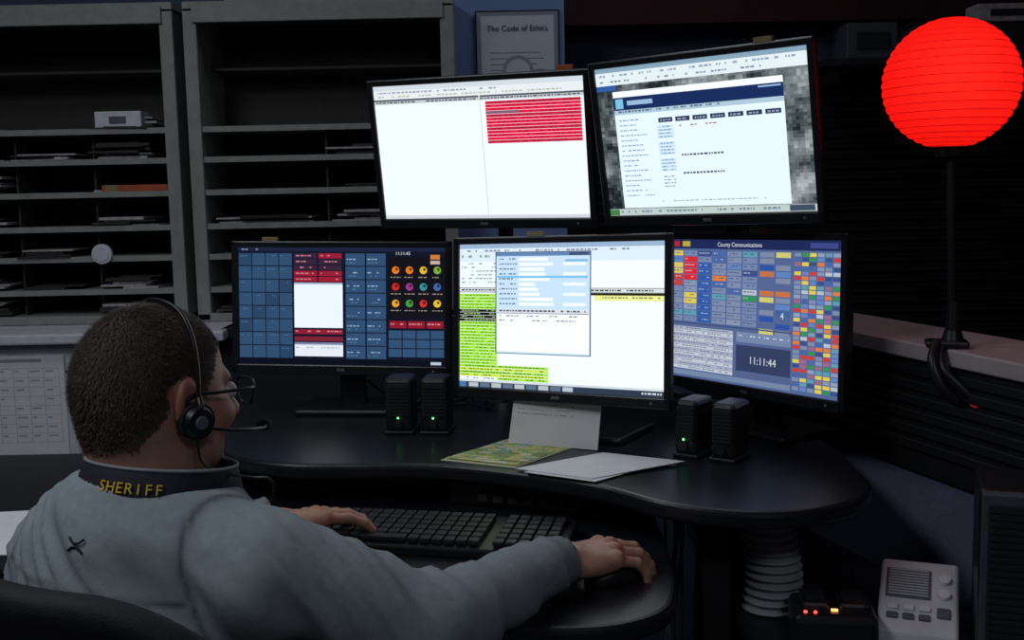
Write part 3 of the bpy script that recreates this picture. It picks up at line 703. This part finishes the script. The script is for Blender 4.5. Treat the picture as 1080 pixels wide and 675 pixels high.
# ------------------------------------------------------------------ man
man=empty('seated_man_dispatcher',(-.49,1.36,.43))
a=rad(38); Fv=np.array([math.sin(a),math.cos(a),0]); Rv=np.array([math.cos(a),-math.sin(a),0]); Zv=np.array([0,0,1.])
B=np.stack([Rv,Fv,Zv],1)
TC=np.array([-.485,1.375,0.])
SR=np.array([-.300,1.272,.952]); ER=np.array([-.112,1.325,.858]); WR=np.array([.062,1.545,.866])
SL=np.array([-.632,1.485,.905]); EL=np.array([-.58,1.65,.835]); WL=np.array([-.395,1.700,.885])
def at(r,f_,z): return TC+Rv*r+Fv*f_+Zv*z
NR,NF=.028,.026
def body(q):
    d=ell(q,at(0,0,.84),(.200,.138,.19),B)
    d=smin(d,ell(q,at(0,.02,.66),(.195,.160,.17),B),.06)
    d=smin(d,ell(q,at(0,-.005,.54),(.185,.15,.09),B),.05)
    d=smin(d,cap(q,at(0.05,-.03,.965),at(-.05,-.03,.955),.085,.085),.06)
    d=smin(d,cap(q,SR-Rv*.015,at(NR,-.01,1.0),.066,.084),.05)
    d=smin(d,cap(q,SL+Rv*.015,at(0,-.015,.99),.068,.082),.05)
    d=smin(d,cap(q,at(NR,NF-.01,1.0),at(NR,NF-.01,1.045),.100,.088),.02)
    ar=smin(cap(q,SR,ER,.071,.060),cap(q,ER,WR,.060,.037),.03)
    al=smin(cap(q,SL,EL,.070,.052),cap(q,EL,WL,.050,.036),.03)
    d=smin(d,ar,.035); d=smin(d,al,.035)
    d=smax(d,(q[:,2]-1.050)+.16*((q-TC)@Fv),.006)
    for E_,W_ in((ER,WR),(EL,WL)):
        u=(W_-E_)/np.linalg.norm(W_-E_); pl=(q-W_)@u
        near=np.linalg.norm(q-W_,axis=1)<.09
        d=np.where(near,smax(d,pl-.004,.006),d)
    return d
v,F=surf(body,(-.80,1.12,.44),(.15,1.88,1.08),.007)
g=grad(body,v); g/=np.linalg.norm(g,axis=1)[:,None]+1e-9
disp=np.zeros(len(v))
ua=(WR-SR)/np.linalg.norm(WR-SR)
for i in range(len(v)):
    q=v[i]
    s=float((q-SR)@ua); pr_=q-SR-s*ua
    inarm=1/(1+math.exp(-(float((q-SR)@Rv))*40)) 
    de=math.exp(-(np.linalg.norm(q-ER)/.11)**2)+.7*math.exp(-(np.linalg.norm(q-(SR+np.array([0.02,.03,-.05])))/.10)**2)+.5*math.exp(-(np.linalg.norm(q-WR)/.08)**2)
    n1=noise.noise(Vector((s*24+float(pr_@Zv)*20,float(pr_@Zv)*6,float(pr_@Fv)*6)))
    n2=noise.noise(Vector((q[0]*9+3,q[1]*9,q[2]*5)))
    n3=noise.noise(Vector((q[0]*12,q[1]*12+5,q[2]*22+q[0]*18)))
    f1=(1-abs(n1)*3.0)
    disp[i]=inarm*((.0040+.0065*de)*f1)+ (1-inarm)*(.006*(1-abs(n3)*2.8)) + .007*n2
sc_=np.clip(np.linalg.norm(v-WR,axis=1)/.06,0.3,1)*np.clip((1.05-v[:,2])/.05,.1,1)
v2=v+g*(disp*sc_)[:,None]
base=np.array([.285,.325,.355])
col=np.tile(base,(len(v),1))
rr_=(v-TC)@Rv; ff=(v-TC)@Fv; zz_=v[:,2]
yoke=np.exp(-((zz_-(.945-.07*np.abs(rr_)))/.0040)**2)*(np.abs(rr_)<.17)*(ff<0)
arm=np.exp(-(((rr_-.172)+.25*(zz_-.95))/.0040)**2)*(zz_>.8)+np.exp(-(((rr_+.165)-.25*(zz_-.95))/.0040)**2)*(zz_>.8)
for s_ in(yoke,arm): col*= (1-.6*np.clip(s_,0,1))[:,None]
cuff=(np.linalg.norm(v-WR,axis=1)<.055)|(np.linalg.norm(v-WL,axis=1)<.055)
col[cuff]*=.8
npmesh('sweater',v2,F,M_cloth,man,col=col)
q=np.array([[-.510,1.05,.995]])
for _ in range(60): q=q+np.array([0,1,0])*max(float(body(q)[0])*.8,0.0003)
gn=grad(body,q)[0]; gn/=np.linalg.norm(gn); zax=Vector((0,0,1)); nv=Vector(gn); xa=zax.cross(nv).normalized(); xa=xa if xa.x>0 else -xa
za=nv.cross(xa).normalized()
if za.z<0: za=-za
ni=np.argsort(np.linalg.norm(v-q[0],axis=1))[:40]; lift=float(((v2[ni]-q[0])@gn).max())+.0002
T=Matrix.Identity(4)
for i_ in range(3): T[i_][0]=xa[i_]; T[i_][1]=-nv[i_]; T[i_][2]=za[i_]; T[i_][3]=q[0][i_]+nv[i_]*lift
p=Part()
for s_ in(-1,1):
    p.tube([(-.012,0,s_*.008),(-.006,-.001,s_*.0035),(0,-.001,s_*.002),(.006,-.001,s_*.0035),(.012,0,s_*.008)],.0014,M_collar,M=T,seg=6)
p.finish('sweater_mark',man)
def legs(q):
    P0=at(0,-.03,.53); d=ell(q,P0,(.185,.14,.09),B)
    for s in(-1,1):
        hip=at(s*.09,-.02,.53); kn=at(s*.13,.40,.53); an=at(s*.13,.42,.09)
        d=smin(d,cap(q,hip,kn,.088,.066),.04); d=smin(d,cap(q,kn,an,.062,.045),.03)
    return d
v,F=surf(legs,(-.80,1.10,.03),(.15,1.95,.66),.013); npmesh('trousers',v,F,M_pants,man)
def shoes(q):
    d=None
    for s in(-1,1):
        c0=at(s*.13,.48,.045); e_=smax(ell(q,c0,(.048,.145,.05),B),-(q[:,2]-.004),.006)
        e_=smin(e_,cap(q,at(s*.13,.42,.06),at(s*.13,.42,.10),.045,.045),.02)
        d=e_ if d is None else np.minimum(d,e_)
    return d
v,F=surf(shoes,(-.40,1.50,-.01),(.15,2.08,.17),.010); npmesh('shoes',v,F,M_shoe,man)
# collar band
CMc=Matrix.Translation(Vector(at(NR,NF-.012,1.047)))@Matrix.Rotation(-a,4,'Z')@Matrix.Rotation(rad(-9),4,'X')
def ringpt(t,rx,ry,z): return Vector((rx*math.cos(t),ry*math.sin(t),z))
p=Part(); vs=[];fs=[];seg=72
prof=[(.107,-.024),(.1055,-.008),(.1005,.008),(.097,.020),(.0955,.022),(.094,.020),(.096,.004),(.099,-.02)]
for j in range(seg):
    t=2*math.pi*j/seg
    for r_,z in prof: vs.append((r_*math.cos(t),(r_-.004)*math.sin(t),z))
k=len(prof)
for j in range(seg):
    for i in range(k): fs.append([j*k+i,((j+1)%seg)*k+i,((j+1)%seg)*k+(i+1)%k,j*k+(i+1)%k])
p.raw(vs,fs,M_collar,CMc,True)
p.tube([CMc@ringpt(2*math.pi*j/24,.0958,.092,.0225) for j in range(24)],.0022,M_trim,closed=True,n=3)
p.finish('collar',man)
for i,chh in enumerate('SHERIFF'):
    ang=rad(-57)+ (i-3)*rad(6.6)
    c0=CMc@Vector((.1055*math.cos(ang),.1015*math.sin(ang),.000))
    T=Matrix.Translation(c0)@Matrix.Rotation(-a,4,'Z')@Matrix.Rotation(rad(-9),4,'X')@Matrix.Rotation(ang+rad(90),4,'Z')@Matrix.Rotation(rad(-14),4,'X')
    text(chh,.0185,M_gold,T,man,name='collar_letter',ext=.0006)
# head
ah=rad(43)
HM=Matrix.Translation((-.466,1.412,1.147))@Matrix.Rotation(-ah,4,'Z')@Matrix.Rotation(rad(-6),4,'X')@Matrix.Rotation(rad(2),4,'Y')
def headsdf(q0):
    q=q0.copy(); q[:,0]=np.abs(q[:,0])
    d=ell(q,(0,-.014,.030),(.0765,.097,.088))
    d=smin(d,ell(q,(0,-.035,-.005),(.070,.070,.075)),.03)
    d=smin(d,ell(q,(0,.030,-.040),(.062,.062,.078)),.03)
    d=smin(d,ell(q,(0,.045,-.080),(.046,.045,.032)),.02)
    d=smin(d,ell(q,(.052,.010,-.065),(.018,.04,.03)),.025)
    d=smin(d,ell(q,(.040,.062,-.020),(.024,.026,.022)),.02)
    d=smin(d,cap(q,(0,.080,.026),(.036,.072,.028),.011,.009),.012)
    d=smax(d,-ell(q,(.031,.101,.008),(.019,.018,.014)),.010)
    d=smin(d,cap(q,(0,.085,.015),(0,.110,-.022),.008,.0125),.010)
    d=smin(d,ell(q,(.011,.098,-.025),(.009,.011,.008)),.006)
    d=smin(d,ell(q,(0,.086,-.050),(.026,.014,.007)),.006)
    d=smin(d,ell(q,(0,.084,-.060),(.022,.014,.007)),.006)
    d=smax(d,-cap(q,(0,.101,-.0545),(.024,.092,-.056),.0018,.0014),.003)
    d=smin(d,ell(q,(0,.082,-.092),(.020,.018,.015)),.015)
    d=smin(d,cap(q,(0,-.030,-.05),(0,-.024,-.140),.060,.068),.03)
    Be=np.array([[math.cos(.35),-math.sin(.35),0],[math.sin(.35),math.cos(.35),0],[0,0,1]])
    er=ell(q,(.080,-.006,-.000),(.0085,.020,.034),Be)
    er=smin(er,ell(q,(.076,.004,-.028),(.007,.010,.010)),.008)
    er=smax(er,-ell(q,(.087,-.004,.003),(.006,.010,.020),Be),.004)
    d=smin(d,er,.006)
    return d
v,F=surf(headsdf,(-.11,-.14,-.19),(.11,.14,.135),.0032)
g=grad(headsdf,v); g/=np.linalg.norm(g,axis=1)[:,None]+1e-9
th=np.degrees(np.arctan2(np.abs(v[:,0]),v[:,1]-0.0))
hl=np.interp(th,[0,30,50,62,75,84,90,100,115,135,180],[.074,.074,.060,.030,.000,-.018,.018,.030,-.02,-.058,-.070])
ear=(np.abs(v[:,0])>.0785)&(v[:,2]<.038)&(np.abs(v[:,1]+.004)<.03)
nz=np.array([noise.noise(Vector(q*140)) for q in v])*.006
hm=(v[:,2]>hl+nz)&~ear
skin=np.array([.47,.24,.175]); col=np.tile(skin,(len(v),1))
ck=np.exp(-(((np.abs(v[:,0])-.045)/.02)**2+((v[:,1]-.07)/.03)**2+((v[:,2]+.025)/.02)**2)); col=col*(1-ck[:,None]*np.array([0,.25,.25]))
col[ear]*=np.array([1.0,.78,.74])
lips=(np.abs(v[:,0])<.025)&(v[:,1]>.078)&(v[:,2]<-.044)&(v[:,2]>-.066); col[lips]*=np.array([.85,.6,.6])
beard=(v[:,2]<-.035)&(v[:,1]>.0)&~lips; col[beard]*=.88
fade=np.clip((v[:,2]-hl)/.03,0,1)[:,None]
hc=np.array([.050,.030,.021]); col[hm]=(skin*.38*(1-fade)+hc*fade)[hm]
npmesh('head',v,F,M_skin,man,HM,col)
idx=np.where(hm)[0]; hv=[];hf=[]
rng=np.random.default_rng(4)
pick=rng.choice(idx,42000)
for i in pick:
    q=v[i]+rng.normal(0,.0012,3); nn=g[i]; f_=float(np.clip((v[i,2]-hl[i])/.06,0,1))
    L=.0038+.006*f_
    crown=np.array([0.0,-.045,.105]); dn=q-crown; dn-=nn*(dn@nn); dn/=np.linalg.norm(dn)+1e-6
    if q[1]>.02 and q[2]>.06: dn=dn*.5+np.array([.2,.5,0])
    dr_=nn*(.28+.2*rng.random())+dn*.9+rng.normal(0,.22,3); dr_/=np.linalg.norm(dr_)
    sd=np.cross(dr_,nn); sd/=np.linalg.norm(sd)+1e-6; w=.00034
    k=len(hv); r0=q-nn*.0006; mid=q+dr_*L*.55+nn*.0005; tip=q+dr_*L-nn*L*.15
    hv+= [r0-sd*w,r0+sd*w,mid+sd*w*.8,mid-sd*w*.8,tip]; hf+=[[k,k+1,k+2,k+3],[k+3,k+2,k+4]]
hv=np.array(hv); A_=np.array(HM); hv=hv@A_[:3,:3].T+A_[:3,3]-np.array(man.location)
me=bpy.data.meshes.new('hair'); me.from_pydata(hv.tolist(),[],hf); me.materials.append(M_hair); o=bpy.data.objects.new('hair',me); bpy.context.collection.objects.link(o); o.parent=man
p=Part()
M_eye=mat('eye_white',(.6,.58,.56),.2); M_iris=mat('iris',(.05,.08,.1),.2)
for s in(-1,1):
    p.sph((s*.031,.084,.008),.0125,M_eye,M=HM,seg=16); p.sph((s*.031,.0945,.007),.0045,M_iris,M=HM,seg=12)
p.finish('eyes',man)
p=Part()
for s in(-1,1):
    fr=[(s*.010,.113,.020),(s*.030,.115,.024),(s*.052,.110,.021),(s*.057,.107,.008),(s*.050,.109,-.008),(s*.030,.114,-.012),(s*.013,.114,-.006)]
    p.tube([Vector(q) for q in fr],.0019,M_black,M=HM,closed=True,n=5)
    p.tube([(s*.056,.107,.015),(s*.072,.09,.016),(s*.081,.04,.014),(s*.084,.0,.012),(s*.082,-.012,-.004)],.0024,M_black,M=HM)
p.tube([(-.011,.114,.012),(0,.117,.015),(.011,.114,.012)],.0018,M_black,M=HM)
p.finish('glasses_frame',man)
# headset: one ear cup, slim band, T-pad on the other side
p=Part()
hb=[(.091,.004,.000),(.0895,.0,.05),(.077,-.004,.090),(.047,-.006,.116),(0,-.008,.1245),(-.047,-.006,.116),(-.077,-.004,.090),(-.086,.0,.055),(-.085,.002,.035)]
p.tube(hb,.0030,M_black,M=HM,flat=1.5,n=8)
p.cyl((.084,.002,-.020),(.097,.002,-.020),.0235,.0235,M_foam,M=HM,seg=32); p.cyl((.097,.002,-.020),(.104,.002,-.020),.021,.017,M_black,M=HM,seg=32)
p.cyl((.104,.002,-.020),(.107,.002,-.020),.009,.008,M_grille,M=HM,seg=24)
p.tube([(.091,.004,.010),(.100,.002,.0),(.100,.002,-.013)],.0045,M_black,M=HM)
p.box((-.086,.002,.030),(.010,.022,.035),M_black,M=HM,bev=.004)
p.tube([(.102,.004,-.026),(.100,.045,-.032),(.090,.085,-.036),(.066,.122,-.040),(.050,.133,-.040)],.0026,M_black,M=HM)
p.sph((.044,.136,-.040),(.011,.013,.009),M_foam,M=HM,seg=16,rz=rad(50))
p.tube([HM@Vector((.099,.0,-.04)),HM@Vector((.101,.012,-.075)),Vector((-.338,1.345,1.052)),Vector((-.325,1.40,1.035)),Vector((-.330,1.45,1.00)),Vector((-.36,1.48,.90))],.0020,M_black)
p.finish('headset',man)
def handsdf(q0,mirror,curl):
    q=q0.copy()
    if mirror: q[:,1]*=-1
    d=cap(q,(-.05,0,-.002),(.012,0,0),.026,.025); d=smax(d,np.abs(q[:,2])-.021,.012)
    K=[(.088,.030,.0),(.093,.0095,.003),(.088,-.011,.002),(.079,-.030,-.003)]
    for kx,ky,kz in K:
        d=smin(d,cap(q,(.012,ky*.55,-.002),(kx-.006,ky*.97,kz-.004),.0145,.0115),.014)
    d=smin(d,ell(q,(.042,-.024,-.010),(.034,.016,.013)),.012); d=smin(d,ell(q,(.035,.025,-.012),(.032,.018,.014)),.012)
    for kx,ky,kz in K: d=smin(d,ell(q,(kx-.002,ky,kz+.004),(.010,.008,.007)),.006)
    lens=[(.042,.026,.021),(.046,.029,.022),(.042,.027,.021),(.033,.021,.019)]; rad_=[.0093,.0095,.0090,.0080]; spr=[6,1,-5,-12]
    hand=d
    fg=None
    for i,(kx,ky,kz) in enumerate(K):
        P_=np.array([kx-.004,ky,kz-.002]); c_=0; r_=rad_[i]
        f=None
        for j in range(3):
            c_+=curl[j]+ (i*3 if j==1 else 0); dd=np.array([math.cos(rad(c_))*math.cos(rad(spr[i])),math.sin(rad(spr[i]))*math.cos(rad(c_)),-math.sin(rad(c_))]); Q=P_+dd*lens[i][j]
            s=cap(q,P_,Q,r_*(1.0-.07*j),r_*(.95-.10*j)); f=s if f is None else smin(f,s,.003); P_=Q
        fg=f if fg is None else np.minimum(fg,f)
    d=smin(hand,fg,.005)
    t=cap(q,(.018,.026,-.010),(.050,.050,-.018),.0145,.0115); t=smin(t,cap(q,(.050,.050,-.018),(.080,.058,-.026),.0108,.0085),.004)
    return smin(d,t,.008)
def hand(nm,W_,yaw,pit,roll,mirror,curl,sc=1.):
    f_=lambda q: handsdf(q,mirror,curl)
    v,F=surf(f_,(-.055,-.075,-.09),(.19,.075,.03),.0023)
    M=Matrix.Translation(Vector(W_))@Matrix.Rotation(rad(yaw),4,'Z')@Matrix.Rotation(rad(pit),4,'Y')@Matrix.Rotation(rad(roll),4,'X')@Matrix.Scale(sc,4)
    col=np.tile(np.array([.52,.27,.19]),(len(v),1))
    x=v[:,0]; kn=np.exp(-((x-.088)/.008)**2)*(v[:,2]>-.004); col*=(1-kn[:,None]*np.array([.0,.18,.18]))
    npmesh(nm,v,F,M_skin,man,M,col)
hand('right_hand',WR,30,0,2,False,(14,26,30),1.06)
hand('left_hand',WL,36,2,-4,True,(8,16,18),1.0)
# ------------------------------------------------------------------ lights
def area(n,loc,rot,size,en,colr,sy=None):
    l=bpy.data.lights.new(n,'AREA'); l.energy=en; l.color=colr; l.size=size
    if sy: l.shape='RECTANGLE'; l.size_y=sy
    o=bpy.data.objects.new(n,l); o.location=loc; o.rotation_euler=rot; bpy.context.collection.objects.link(o); return o
area('overhead_area_light',(-1.35,.8,2.66),(0,0,0),.6,15,(.86,.93,1.0),1.2)
area('overhead_area_light',(.6,-.9,2.66),(0,0,0),.6,11,(.85,.91,1.0),.6)  # added fill behind the camera, brightens the cable duct and right side
area('overhead_area_light',(-1.2,2.1,2.66),(0,0,0),.5,3.5,(.85,.92,1.0),.5)  # unseen fill put in to lift the base cabinet front and calendar
area('overhead_area_light',(.4,2.9,2.66),(0,0,0),.5,1.8,(.82,.90,1.0),.5)
w=bpy.data.worlds.new('world'); sc.world=w; w.use_nodes=True; w.node_tree.nodes['Background'].inputs[0].default_value=(.02,.025,.035,1); w.node_tree.nodes['Background'].inputs[1].default_value=.3
# ------------------------------------------------------------------ camera
cam=bpy.data.cameras.new('camera'); cam.sensor_width=36; cam.lens=1150/1080*36; cam.clip_start=.05
co=bpy.data.objects.new('camera',cam); bpy.context.collection.objects.link(co)
co.matrix_world=Matrix.Translation((0,0,1.40))@(Matrix.Rotation(rad(90-6.6),4,'X')@Matrix.Rotation(rad(-1.2),4,'Z'))
sc.camera=co
